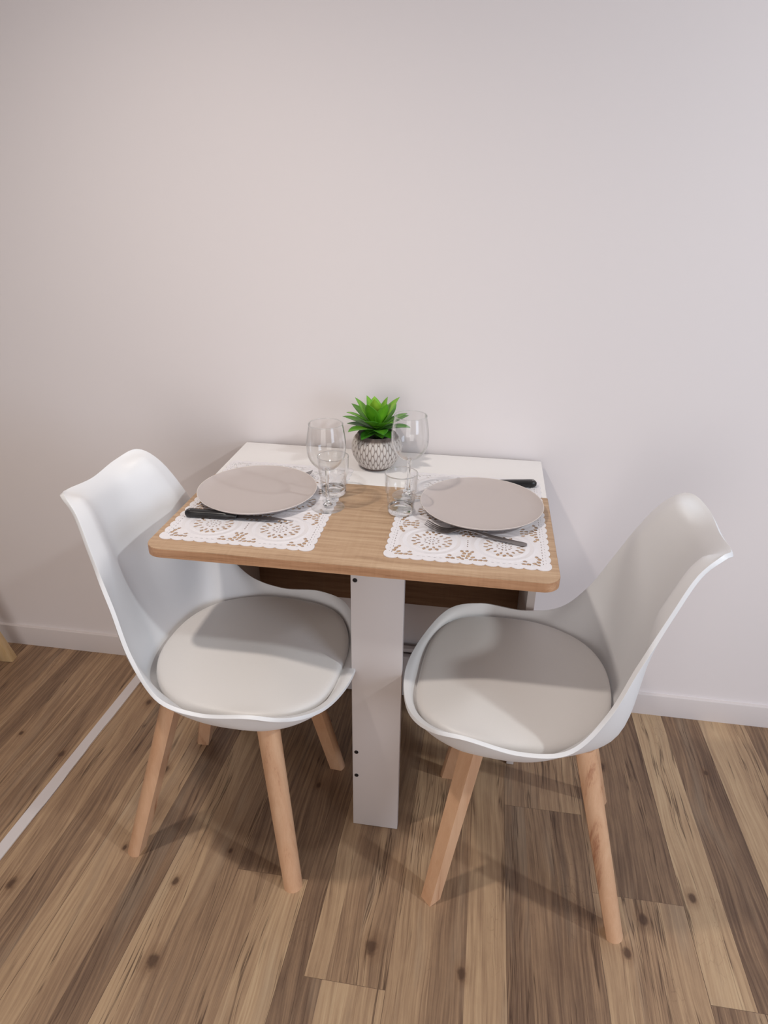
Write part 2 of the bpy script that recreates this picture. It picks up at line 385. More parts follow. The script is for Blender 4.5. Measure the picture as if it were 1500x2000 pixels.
# ------------------------------------------------------------------ the table
H = .75; X0, X1 = -.3756, .3756
def rounded(x0, x1, y0, y1, r, corners, n=10):
    pts = []
    for cx_, cy_, a0, key in ((x1-r, y0+r, -90, 'fr'), (x1-r, y1-r, 0, 'br'), (x0+r, y1-r, 90, 'bl'), (x0+r, y0+r, 180, 'fl')):
        if key in corners:
            for k in range(n+1):
                a = rad(a0+90*k/n); pts.append((cx_+r*cos(a), cy_+r*sin(a)))
        else:
            pts.append((x1 if 'r' in key else x0, y0 if 'f' in key else y1))
    return pts
def table():
    t = empty('extending_table', (0, -.29, 0)); tag(t, 'small white and oak wall table set for two between the chairs', 'table')
    off = Matrix.Translation((0, .29, 0))
    def fin(o): o.parent = t; o.location = (0, .29, 0); return o
    bm = bmesh.new(); prism(bm, rounded(X0+.0015, X1-.0015, -.2195, -.0035, .003, ('br', 'bl')), H-.018, H, .0008)
    tag(fin(from_bm('fixed_top', bm, M_white, auto=40)), 'white top strip along the wall')
    bm = bmesh.new(); prism(bm, rounded(X0, X1, -.5725, -.2200, .030, ('fr', 'fl')), H-.019, H, .0012)
    tag(fin(from_bm('tabletop', bm, M_oak, auto=40)), 'oak-look tabletop with rounded front corners')
    bm = bmesh.new(); prism(bm, rounded(X0-.0006, X1+.0006, -.5731, -.2204, .0306, ('fr', 'fl')), H-.0184, H-.0014, .0005)
    tag(fin(from_bm('edge_band', bm, M_band, auto=40)), 'lighter oak edge band')
    fin(boxobj('side_panel', (X0+.002, X0+.020, -.2535, -.004, 0.001, H-.0182), M_panel_shaded))
    fin(boxobj('side_panel', (X1-.020, X1-.002, -.2535, -.004, 0.001, H-.0182), M_panel_shaded))
    tag(fin(boxobj('back_panel', (X0+.0202, X1-.0202, -.038, -.022, .322, H-.0185), M_oak_shaded)), 'oak-look board under the top, shade painted into its colour')
    fin(boxobj('bottom_rail', (X0+.0202, X1-.0202, -.045, -.028, .006, .146), M_panel_shaded))
    fin(boxobj('rail_lip', (X0+.0202, X1-.0202, -.0275, -.012, .150, .162), M_panel_shaded))
    lg = fin(boxobj('front_leg', (-.003, .101, -.495, -.477, .001, H-.0192), M_panel_shaded, bev=.0012))
    fin(boxobj('support_panel', (-.003, .014, -.4768, -.256, .10, H-.0192), M_panel_shaded))
    for z in (.672, .2285, .1585):
        bm = bmesh.new(); lathe(bm, [(0, .0), (.0018, .0), (.0022, .0006), (.0042, .0009), (.0046, .0004), (.0046, -.001), (0, -.001)], 20)
        bmesh.ops.rotate(bm, verts=bm.verts, matrix=Matrix.Rotation(pi/2, 3, 'X'))
        bmesh.ops.translate(bm, verts=bm.verts, vec=(.0058, -.4953, z))
        s = from_bm('screw', bm, M_screw, lg, auto=30); tag(s, 'dark metal screw head')
M_band = mat_oak('oak_edge_band', .93)
M_oak_shaded = mat_oak('shaded_oak_laminate', .40)  # same oak as the tabletop, darkened and reddened for the shade underneath
table()

# ------------------------------------------------------------------ chairs
RIM = [[0.2591, 0.0, 0.4594], [0.2391, 0.11, 0.466], [0.1911, 0.1875, 0.4917], [0.121, 0.2079, 0.502], [0.0277, 0.2141, 0.492], [-0.0509, 0.214, 0.5127], [-0.101, 0.1973, 0.5827], [-0.1353, 0.1769, 0.6705], [-0.1688, 0.1614, 0.7549], [-0.2011, 0.14, 0.8221], [-0.2359, 0.1191, 0.8524], [-0.2617, 0.0762, 0.8427], [-0.2648, 0.0, 0.8335]]
def rim_dense(m=12):
    P = [Vector(p) for p in RIM]; mir = lambda v: Vector((v.x, -v.y, v.z))
    P = [mir(P[1])]+P+[mir(P[-2])]; out = []
    for i in range(1, len(P)-2):
        a, b, c, d = P[i-1:i+3]
        for k in range(m):
            t = k/m; out.append(.5*((2*b)+(-a+c)*t+(2*a-5*b+4*c-d)*t*t+(-a+3*b-3*c+d)*t**3))
    out.append(P[-2]); return out
SPINE = [(0, .2591, .4594), (.035, .2445, .4575), (.09, .226, .446), (.17, .180, .430), (.30, .09, .420), (.42, .0, .418), (.50, -.065, .422), (.56, -.115, .438),
         (.61, -.148, .470), (.67, -.170, .525), (.75, -.190, .605), (.84, -.211, .695), (.93, -.236, .782), (.97, -.247, .812), (1.0, -.2648, .8335)]
def shell_mesh():
    D = rim_dense(); ia, ib = 2*12+2, 10*12+3
    fr = D[:ia+1]; sd = D[ia:ib+1]; tp = D[ib:]
    # arc-length table of the side rim
    al = [0]
    for a, b in zip(sd, sd[1:]): al.append(al[-1]+(b-a).length)
    def side(v):
        s = v*al[-1]
        for i in range(len(sd)-1):
            if s <= al[i+1]+1e-9: return sd[i].lerp(sd[i+1], (s-al[i])/(al[i+1]-al[i]))
        return sd[-1]
    sp = spline([(v, x, z) for v, x, z in SPINE], 10)
    def spine(v):
        for a, b in zip(sp, sp[1:]):
            if v <= b[0]+1e-9: t = (v-a[0])/(b[0]-a[0]+1e-12); return Vector((a[1]+(b[1]-a[1])*t, 0, a[2]+(b[2]-a[2])*t))
        return Vector((sp[-1][1], 0, sp[-1][2]))
    def edge_frac(curve, t):   # curve from centre (y=0) to corner; returns x,z fraction at y = t*W
        c = curve; W = c[-1].y; y = t*W
        for a, b in zip(c, c[1:]):
            if y <= b.y+1e-9:
                q = a.lerp(b, (y-a.y)/(b.y-a.y+1e-12)); break
        else: q = c[-1]
        return ((q.x-c[0].x)/(c[-1].x-c[0].x), (q.z-c[0].z)/((c[-1].z-c[0].z) or 1))
    tpc = tp[::-1]
    wt_ = lambda v: sst(.94, 1, v)
    NV, NU = 64, 32
    vv = [ (i/NV)**1.0 for i in range(NV+1)]
    vv = sorted(set([0, .006, .014, .024]+[.035+(1-.035)*i/NV for i in range(NV+1)]+[.992]))
    grid = []
    for v in vv:
        E_ = side(v); C_ = spine(v); row = []
        px = interp([(0, 2.3), (.1, 4.0), (.2, 6), (.45, 6.2), (.58, 5.2), (1, 4.6)], v)
        pz = interp([(0, 2.3), (.1, 4.5), (.2, 6.8), (.45, 6.6), (.58, 5.4), (1, 4.8)], v)
        bl = sst(.57, .78, v); tl = interp([(0, .88), (.6, .86), (.75, .80), (.9, .80), (1, .86)], v); cr = .02*bl*(1-wt_(v))
        wf = 1-sst(0, .10, v); wt = wt_(v)
        for k in range(-NU, NU+1):
            u = abs(k)/NU; t = .45*u+.55*sin(u*pi/2); s_ = min(1, t/tl); q_ = max(0, (t-tl)/(1-tl)); lip = (1+cr)*s_**3*(1+3*(1-s_))-cr*q_**1.6
            hx, hz = t**px*(1-bl)+lip*bl, t**pz*(1-bl)+lip*bl
            fx, fz = edge_frac(fr, t); gx, gz = edge_frac(tpc, t)
            hx = hx*(1-wf-wt)+fx*wf+gx*wt; hz = hz*(1-wf-wt)+fz*wf+gz*wt
            row.append(Vector((C_.x+(E_.x-C_.x)*hx, math.copysign(E_.y*t, k) if k else 0, C_.z+(E_.z-C_.z)*hz)))
        grid.append(row)
    return grid
def shell_z(grid, x, y):
    best = min((p for r in grid[:len(grid)*6//10] for p in r), key=lambda p: (p.x-x)**2+(p.y-y)**2); return best.z
GRID = shell_mesh()
def build_shell():
    bm = bmesh.new(); vs_ = [[bm.verts.new(p) for p in r] for r in GRID]
    for a, b in zip(vs_, vs_[1:]):
        for i in range(len(a)-1): bm.faces.new((a[i], a[i+1], b[i+1], b[i]))
    bm.normal_update()
    # solidify outwards by 6 mm with a rounded edge
    me = bpy.data.meshes.new('shell'); bm.to_mesh(me); bm.free()
    for p in me.polygons: p.use_smooth = True
    me.materials.append(M_shell); return me
def cushion_mesh():
    bm = bmesh.new(); N = 72
    def outline(a):
        ca, sa = cos(a), sin(a); xc = .046
        ax = .184 if ca > 0 else .190; n = 2.9 if ca > 0 else 2.25
        r = (abs(ca/ax)**n+abs(sa/.196)**n)**(-1/n); return xc+r*ca, r*sa
    def ztop(x, y): return .4835-.022*sst(.12, .23, x)*(1-min(1, (y/.17)**2))+.004*sst(-.05, -.15, x)
    prof = [(0, .0075), (.2, .0075), (.4, .0072), (.6, .0064), (.75, .0052), (.86, .0036), (.92, .0020), (.955, .0004), (.98, -.0022), (.993, -.0055), (1.0, -.011), (1.0, -.0155), (1.0, -.020), (.985, -.026), (.95, -.032), (.85, -.038), (.6, -.050), (0, -.056)]
    rows = []
    for s, dz in prof:
        if s == 0:
            x, y = .046, 0; rows.append([bm.verts.new((x, y, ztop(x, y)+dz))]*N); continue
        row = []
        for i in range(N):
            ox, oy = outline(2*pi*i/N); x = .046+(ox-.046)*s; y = oy*s; row.append(bm.verts.new((x, y, ztop(ox*.3+x*.7, y)+dz)))
        rows.append(row)
    for A, B in zip(rows, rows[1:]):
        for i in range(N):
            j = (i+1) % N; q = []
            for v in (A[i], A[j], B[j], B[i]):
                if v not in q: q.append(v)
            bm.faces.new(q)
    bmesh.ops.recalc_face_normals(bm, faces=bm.faces)
    for f in bm.faces: f.smooth = True
    me = bpy.data.meshes.new('seat_cushion'); bm.to_mesh(me); bm.free(); me.materials.append(M_cush); return me
def leg_mesh(foot, top, turn=0):
    bm = bmesh.new(); F = Vector(foot); T = Vector(top); out = Vector((F.x, F.y)).normalized()
    base = math.atan2(F.y-0, F.x-0)+turn
    sec = []
    for k in range(13): a = -pi/2+pi*k/12; sec.append((cos(a), sin(a)))
    for k in range(1, 8): q = k/8; sec.append((-q, 1-q))
    sec.append((-.95, .0)) if False else sec.append((-1+.02, 0))
    for k in range(1, 8): q = k/8; sec.append((-1+q, -q))
    rows = []
    for k in range(9):
        t = k/8; c = F.lerp(T, t); r = .0203+(.0238-.0203)*t
        row = []
        for x, y in sec: row.append(bm.verts.new((c.x+r*(x*cos(base)-y*sin(base)), c.y+r*(x*sin(base)+y*cos(base)), c.z)))
        rows.append(row)
    n = len(sec)
    for A, B in zip(rows, rows[1:]):
        for i in range(n): bm.faces.new((A[i], A[(i+1) % n], B[(i+1) % n], B[i]))
    # small chamfer at the foot
    c0 = bm.faces.new(rows[0][::-1]); bm.faces.new(rows[-1])
    bmesh.ops.recalc_face_normals(bm, faces=bm.faces)
    for f in bm.faces: f.smooth = True
    for e in bm.edges:
        if len(e.link_faces) == 2 and e.calc_face_angle(0) > rad(33): e.smooth = False
    me = bpy.data.meshes.new('leg'); bm.to_mesh(me); bm.free(); me.materials.append(M_beech); return me
SHELL_ME, CUSH_ME = build_shell(), cushion_mesh()
LEGS = {('f', 1): ((.165, .168, 0), (.100, .094, .418)), ('f', -1): ((.165, -.168, 0), (.100, -.094, .418)),
        ('b', 1): ((-.205, .168, 0), (-.094, .094, .418)), ('b', -1): ((-.205, -.168, 0), (-.094, -.094, .418))}
def chair(x, y, rz, label, turns={}):
    c = empty('padded_chair', (x, y, 0), rz); tag(c, label, 'chair', 'padded chairs at the table')
    s = link('seat_shell', SHELL_ME, parent=c)
    md = s.modifiers.new('thickness', 'SOLIDIFY'); md.thickness = .0075; md.offset = -1; md.use_even_offset = False
    bv = s.modifiers.new('edge', 'BEVEL'); bv.width = .0028; bv.segments = 3; bv.limit_method = 'ANGLE'; bv.angle_limit = rad(50)
    link('seat_cushion', CUSH_ME, parent=c)
    for (k, sg), (f, t) in LEGS.items():
        link('leg', leg_mesh(f, t, turns.get((k, sg), 0)), parent=c)
    bm = bmesh.new(); lathe(bm, [(0, .400), (.085, .400), (.088, .402), (.088, .4085), (0, .4085)], 40)
    from_bm('mounting_plate', bm, M_screw, c, auto=30)
    return c
chair(-.2541, -.4866, -.0691, 'white shell chair with padded seat and beech legs, left of the table')
chair(.3657, -.4879, 3.0963, 'white shell chair with padded seat and beech legs, right of the table', {('f', 1): rad(-132)})

# ------------------------------------------------------------------ lace placemats
MATW, MATD, MATT = .300, .405, .0014
def lace_mesh():
    W, D = MATW, MATD; polys = []
    # scalloped outline
    out = []; per_w, per_d = 13, 17; dep = .0045
    def side(ax, ay, bx, by, n):
        for i in range(n):
            for k in range(8):
                t = k/8; s = (i+t)/n; x = ax+(bx-ax)*s; y = ay+(by-ay)*s
                nx, ny = (by-ay), -(bx-ax); L_ = math.hypot(nx, ny); b = dep*(sin(pi*t)**.6 if t > 0 else 0)
                out.append((x+nx/L_*b, y+ny/L_*b))
    x0, x1, y0, y1 = -W/2+dep, W/2-dep, dep, D-dep
    side(x0, y0, x1, y0, per_w); side(x1, y0, x1, y1, per_d); side(x1, y1, x0, y1, per_w); side(x0, y1, x0, y0, per_d)
    holes = []
    def leafhole(cx, cy, a, ln, wd, n=6):
        h = []
        for k in range(n):
            q = 2*pi*k/n; px, py = ln*cos(q), wd*sin(q); h.append((cx+px*cos(a)-py*sin(a), cy+px*sin(a)+py*cos(a)))
        holes.append(h)
    px, py = .1345, .1265; cs = [(-px/2+i*px, .0125+py/2+j*py) for i in range(2) for j in range(3)]
    for cx, cy in cs:
        for k in range(6): a = 2*pi*k/6; leafhole(cx+.0050*cos(a), cy+.0050*sin(a), a, .0022, .0016, 5)
        for k in range(12): a = 2*pi*(k+.5)/12; leafhole(cx+.0130*cos(a), cy+.0130*sin(a), a+.4*(-1)**k, .0030, .0020, 5)
        for k in range(14): a = 2*pi*k/14; leafhole(cx+.0262*cos(a), cy+.0262*sin(a), a, .0046, .0029, 6)
        for k in range(18): a = 2*pi*(k+.5)/18; leafhole(cx+.0342*cos(a), cy+.0342*sin(a), a+.3*(-1)**k, .0056, .0035, 6)
    xin, yin0, yin1 = W/2-.0165, .0165, D-.0165
    def ok(x, y, m=.0615):
        return abs(x) < xin and yin0 < y < yin1 and all(math.hypot(x-cx, (y-cy)*px/py) > m for cx, cy in cs)
    for j in range(4):
        for i in range(3):
            X_, Y_ = -px+i*px, .0125+j*py
            for r, n, l_ in ((0.0, 1, .003), (.0085, 6, .0028), (.0165, 11, .0036), (.0255, 16, .0036), (.034, 22, .0032)):
                for k in range(n):
                    a = 2*pi*(k+.5)/n; x = X_+r*cos(a); y = Y_+r*sin(a)
                    if ok(x, y, .0630) and not any(math.hypot(x-X_-sx*.0175, y-Y_-sy*.0165) < .0070 for sx in (-1, 1) for sy in (-1, 1) if (i == 1 or j in (0, 3) or True) and 0 < 1 and (sx+sy != 99) and not (i == 1 and 0 < j < 3)):
                        leafhole(x, y, a, l_*1.55, l_*1.22, 5)
    # touching points between medallions
    for cx, cy in [(0, c[1]) for c in cs[:3]]:
        for d in (-.011, -.004, .004, .011): leafhole(cx, cy+d, pi/2, .0026, .0016, 5)
    for c in cs:
        for s_ in (-1, 1):
            yb = c[1]+s_*py/2
            if .03 < yb < D-.03:
                for d in (-.009, 0, .009): leafhole(c[0]+d, yb, 0, .0020, .0009, 5)
    # slits round the border
    n = 26
    for i in range(n):
        x = -W/2+.017+(W-.034)*(i+.5)/n
        for y in (.0135, D-.0135): leafhole(x, y, 0, .0034, .0007, 6)
    n = 36
    for i in range(n):
        y = .017+(D-.034)*(i+.5)/n
        for x in (-W/2+.0145, W/2-.0145): leafhole(x, y, pi/2, .0028, .0008, 6)
        for x in (-W/2+.0095, W/2-.0095): leafhole(x, y+.003, pi/2+.5, .0016, .0007, 5)
    # drop holes that touch
    keep = []; 
    for h in holes:
        cx = sum(p[0] for p in h)/len(h); cy = sum(p[1] for p in h)/len(h); r = max(math.hypot(p[0]-cx, p[1]-cy) for p in h)
        rm = min(math.hypot(p[0]-cx, p[1]-cy) for p in h)
        if all(math.hypot(cx-a, cy-b) > (r+c_)*.80 for a, b, c_, _ in keep): keep.append((cx, cy, r, h))
    verts = []; edges = []
    def add(poly):
        s = len(verts); verts.extend(Vector(p) for p in poly); n_ = len(poly)
        edges.extend((s+i, s+(i+1) % n_) for i in range(n_))
    add(out)
    for k in keep: add(k[3])
    # relief points: rings of the medallions, to carry a bump value
    for cx, cy in cs:
        for r in (.040, .0475, .055, .062):
            for k in range(40):
                a = 2*pi*k/40; verts.append(Vector((cx+r*cos(a), cy+r*sin(a)*py/px)))
    V, E_, F_, ov, oe, of = delaunay_2d_cdt(verts, edges, [], 0, 1e-6)
    def inside(x, y, poly):
        c = False; n_ = len(poly)
        for i in range(n_):
            (xa, ya), (xb, yb) = poly[i], poly[i-1]
            if (ya > y) != (yb > y) and x < (xb-xa)*(y-ya)/(yb-ya)+xa: c = not c
        return c
    cell = {}
    for k in keep: cell.setdefault((int(k[0]//.01), int(k[1]//.01)), []).append(k)
    bm = bmesh.new(); bv = [bm.verts.new((v.x, v.y, MATT)) for v in V]
    for f in F_:
        if len(f) < 3: continue
        x = sum(V[i].x for i in f)/len(f); y = sum(V[i].y for i in f)/len(f)
        if not inside(x, y, out): continue
        gx, gy = int(x//.01), int(y//.01); hit = False
        for dx in (-1, 0, 1):
            for dy in (-1, 0, 1):
                for k in cell.get((gx+dx, gy+dy), ()):
                    if abs(x-k[0]) <= k[2] and abs(y-k[1]) <= k[2] and inside(x, y, k[3]): hit = True
        if not hit:
            try: bm.faces.new([bv[i] for i in f])
            except ValueError: pass
    for v in [v for v in bm.verts if not v.link_faces]: bm.verts.remove(v)
    for f in bm.faces:
        if f.normal.z < 0: f.normal_flip()
    g = bmesh.ops.extrude_face_region(bm, geom=bm.faces[:])
    bmesh.ops.translate(bm, verts=[v for v in g['geom'] if isinstance(v, bmesh.types.BMVert)], vec=(0, 0, -MATT+.0001))
    bmesh.ops.recalc_face_normals(bm, faces=bm.faces)
    me = bpy.data.meshes.new('placemat'); bm.to_mesh(me); bm.free()
    at = me.attributes.new('relief', 'FLOAT', 'POINT')
    for v, d in zip(me.vertices, at.data):
        m = min(math.hypot(v.co.x-cx, (v.co.y-cy)*px/py) for cx, cy in cs); d.value = 1.0 if (.0375 < m < .0445 or .051 < m < .058) else 0.0
    me.materials.append(M_lace); return me
LACE_ME = lace_mesh()
for x, y, lab in ((-.2145, -.5375, 'white crochet-look placemat with scalloped edge at the left place, under the knife'),
                  (.2135, -.5335, 'white crochet-look placemat with scalloped edge at the right place, under the fork')):
    o = link('placemat', LACE_ME); o.location = (x, y, H+.0001); tag(o, lab, 'placemat', 'lace placemats')
MZ = H+.0001+MATT

# ------------------------------------------------------------------ plates
def plate_mesh():
    bm = bmesh.new(); R = .1255
    prof = [(0, .0115), (.06, .0116), (.098, .0125), (.112, .0145), (.121, .0180), (.1243, .0198), (.1253, .0203), (.1256, .0195), (.1248, .0180), (.120, .0142), (.108, .0085), (.085, .0048), (.074, .0035), (.0725, .0004), (.0700, .0002), (.068, .0030), (0, .0038)]
    lathe(bm, prof, 96, mats=lambda k: 1 if k in (5, 6) else 0); bmesh.ops.recalc_face_normals(bm, faces=bm.faces)
    for f in bm.faces: f.smooth = True
    me = bpy.data.meshes.new('plate'); bm.to_mesh(me); bm.free(); me.materials.append(M_plate); me.materials.append(M_plate_rim); return me
PLATE_ME = plate_mesh()
for x, y, lab in ((-.2370, -.3235, 'round matte taupe dinner plate behind the black-handled knife'),
                  (.2345, -.3085, 'round matte taupe dinner plate behind the steel fork')):
    o = link('dinner_plate', PLATE_ME); o.location = (x, y, MZ+.0001); tag(o, lab, 'plate', 'dinner plates')

# ------------------------------------------------------------------ cutlery
def knife(x, y, rz, label):
    k = empty('table_knife', (x, y, MZ), rz); tag(k, label, 'knife', 'black-handled knives')
    # handle 0..0.108 (butt at 0), blade to 0.222
    bm = bmesh.new(); n = 16; rows = []
    st = [(0, .0035, .003), (.0015, .0070, .0048), (.006, .0104, .0072), (.014, .0106, .0074), (.028, .0094, .0074), (.045, .0090, .0074), (.062, .0094, .0074), (.078, .0098, .0072), (.090, .0098, .0066), (.098, .0086, .0056), (.104, .0095, .005), (.107, .0085, .0042), (.108, .004, .002)]
    for s, hw, hh in st:
        row = []
        for i in range(n):
            a = 2*pi*i/n; cy_ = math.copysign(abs(cos(a))**.6, cos(a)); cz_ = math.copysign(abs(sin(a))**.6, sin(a))
            row.append(bm.verts.new((s, hw*cy_+(-.001*sin(s*40)), .0078+hh*cz_)))
        rows.append(row)
    for A, B in zip(rows, rows[1:]):
        for i in range(n): bm.faces.new((A[i], A[(i+1) % n], B[(i+1) % n], B[i]))
    bm.faces.new(rows[0]); bm.faces.new(rows[-1][::-1])
    h = from_bm('handle', bm, M_black, k, auto=60); tag(h, 'black moulded handle')
    for s in (.009,):
        bm = bmesh.new(); lathe(bm, [(0, .0158), (.0020, .0156), (.0023, .0150), (.0023, .0130), (0, .0130)], 16)
        bmesh.ops.translate(bm, verts=bm.verts, vec=(s, 0, 0)); from_bm('rivet', bm, M_metal, h, auto=40)
    bm = bmesh.new(); N = 36; up_, lo = [], []
    for i in range(N+1):
        t = i/N; s = .104+.118*t; back = .0062-.0105*sst(.62, 1, t)-.001; edge = -.0072+.0030*sst(.5, 1, t)
        if .12 < t < .9: edge += .0006*(1 if i % 2 else -1)
        back = max(back, edge+.0004) if t > .97 else back
        up_.append((s, back)); lo.append((s, edge))
    rowsv = []
    for (s, b), (_, e) in zip(up_, lo):
        rowsv.append([bm.verts.new((s, b, .0072)), bm.verts.new((s, b, .0056)), bm.verts.new((s, e, .0062))])
    for A, B in zip(rowsv, rowsv[1:]):
        for i in range(3): bm.faces.new((A[i], A[(i+1) % 3], B[(i+1) % 3], B[i]))
    bm.faces.new(rowsv[0]); bm.faces.new(rowsv[-1][::-1])
    tag(from_bm('blade', bm, M_blade, k), 'serrated steel blade')
    return k
knife(-.3495, -.4385, rad(1.5), 'serrated knife with black handle lying in front of the left plate')
knife(.3535, -.1640, rad(180+11), 'black-handled knife mostly hidden behind the right plate')
def fork(x, y, rz, label):
    f = empty('table_fork', (x, y, MZ), rz); tag(f, label, 'fork', 'steel forks')
    # handle end at 0, tines to .196 ; z profile of the centre line
    zt = [(0, .0016), (.02, .0022), (.07, .0070), (.105, .0118), (.128, .0112), (.142, .0065), (.152, .0028), (.165, .0022), (.18, .0062), (.196, .0135)]
    zs = spline([(a, b, 0) for a, b in zt], 6)
    def zc(s):
        for a, b in zip(zs, zs[1:]):
            if s <= b[0]+1e-9: return a[1]+(b[1]-a[1])*(s-a[0])/(b[0]-a[0]+1e-12)
        return zs[-1][1]
    wt = [(0, .0040), (.003, .0068), (.012, .0078), (.04, .0066), (.08, .0045), (.11, .0034), (.122, .0036), (.132, .0070), (.140, .0108), (.150, .0125)]
    def ribbon(bm, pts, th=.0017):  # pts: (s, y_lo, y_hi)
        rows = []
        for s, a, b in pts:
            z = zc(s); rows.append([bm.verts.new((s, a, z+th*.2)), bm.verts.new((s, a, z-th*.2)), bm.verts.new((s, (a+b)/2, z-th*.5)), bm.verts.new((s, b, z-th*.2)), bm.verts.new((s, b, z+th*.2)), bm.verts.new((s, (a+b)/2, z+th*.5))])
        for A, B in zip(rows, rows[1:]):
            for i in range(6): bm.faces.new((A[i], A[(i+1) % 6], B[(i+1) % 6], B[i]))
        bm.faces.new(rows[0]); bm.faces.new(rows[-1][::-1])
    bm = bmesh.new(); ribbon(bm, [(s, -interp(wt, s), interp(wt, s)) for s in [.0, .0008, .002, .004, .008]+[.012+.1*i/16 for i in range(17)]], .0024)
    tag(from_bm('handle', bm, M_metal, f, auto=50), None)
    bm = bmesh.new(); ribbon(bm, [(s, -interp(wt, s), interp(wt, s)) for s in [.112+.040*i/12 for i in range(13)]])
    hd = from_bm('head', bm, M_metal, f, auto=50)
    for k in range(4):
        c = (-1.5+k)*.0064; bm = bmesh.new()
        ribbon(bm, [(.1515+.0445*i/10, c*(1-.0*i)-(.0023-.0011*(i/10)**3), c+(.0023-.0011*(i/10)**3)) for i in range(11)], .0015)
        from_bm('tine', bm, M_metal, f, auto=50)
    return f
fork(.3225, -.4470, rad(180-11), 'steel fork lying in front of the right plate')
fork(-.345, -.2135, rad(3), 'fork hidden behind the left plate, only its tine tips showing')

# ------------------------------------------------------------------ glasses
def revolve_obj(name, prof, mats, parent, label=None, n=72, mi=None):
    bm = bmesh.new(); lathe(bm, prof, n, mats=mi); bmesh.ops.recalc_face_normals(bm, faces=bm.faces)
    return tag(from_bm(name, bm, mats, parent, smooth=True), label)
def rim_ring(g, R, z, r_):
    revolve_obj('rim', [(R+r_*cos(2*pi*k/10), z+r_*sin(2*pi*k/10)) for k in range(11)], M_glass2, g)
def wine_glass(x, y, label, z=None):
    g = empty('wine_glass', (x, y, z if z else MZ)); tag(g, label, 'wine glass', 'wine glasses')
    o = [(.005, .0835), (.010, .0845), (.020, .0895), (.030, .1000), (.0360, .1110), (.0388, .1230), (.0394, .1340), (.0385, .1480), (.0365, .1620), (.0342, .1755), (.0335, .1800)]
    o2 = [tuple(v)[:2] for v in spline([(a, b, 0) for a, b in o], 4)]
    inn = [(max(r-.0011, 0), z_+(.0016 if z_ < .1 else .0004)) for r, z_ in o2][::-1]
    revolve_obj('bowl', o2+[(.0330, .1804)]+inn+[(0, .0862)], M_glass, g)
    rim_ring(g, .0335, .1800, .0009)
    stem = [(0, .0862), (.005, .0850), (.0052, .0835), (.0046, .0800), (.0038, .070), (.0034, .055), (.0034, .035), (.0038, .020), (.0055, .0105), (.010, .0060)]
    revolve_obj('stem', [(0, .0862)]+stem[1:]+[(0, .0052)], M_glass2, g, n=40)
    foot = [(0, .0052), (.010, .0050), (.020, .0032), (.031, .0018), (.0345, .0014), (.0350, .0009), (.0345, .0003), (0, .0003)]
    revolve_obj('foot', foot, M_glass, g)
def tumbler(x, y, label, z=None):
    g = empty('water_tumbler', (x, y, z if z else MZ)); tag(g, label, 'glass', 'water tumblers')
    o = [(.0245, .0003), (.0262, .0012), (.0268, .0040), (.0272, .010), (.0282, .030), (.0288, .0425), (.0302, .0450), (.0316, .0475), (.0322, .060), (.0330, .0850), (.0328, .0864)]
    inn = [(.0314, .0864), (.0308, .0850), (.0302, .060), (.0296, .0485), (.0274, .0440), (.0262, .030), (.0250, .0145)]
    revolve_obj('wall', o+inn, M_glass, g)
    rim_ring(g, .0322, .0862, .0011)
    revolve_obj('base', [(0, .0110), (.018, .0112), (.0235, .0122), (.0252, .0142), (.0262, .0115), (.0258, .0040), (.0245, .0012), (.0215, .0008), (.015, .0022), (0, .0028)], M_glass2, g)
wine_glass(-.0790, -.3490, 'tall wine glass beside the left plate, partly standing on its placemat')
wine_glass(.0785, -.2660, 'tall wine glass behind the right tumbler, in front of the plant')
tumbler(-.0815, -.2810, 'short clear tumbler behind the left wine glass')
tumbler(.0722, -.3460, 'short clear tumbler between the bare wood and the right plate')

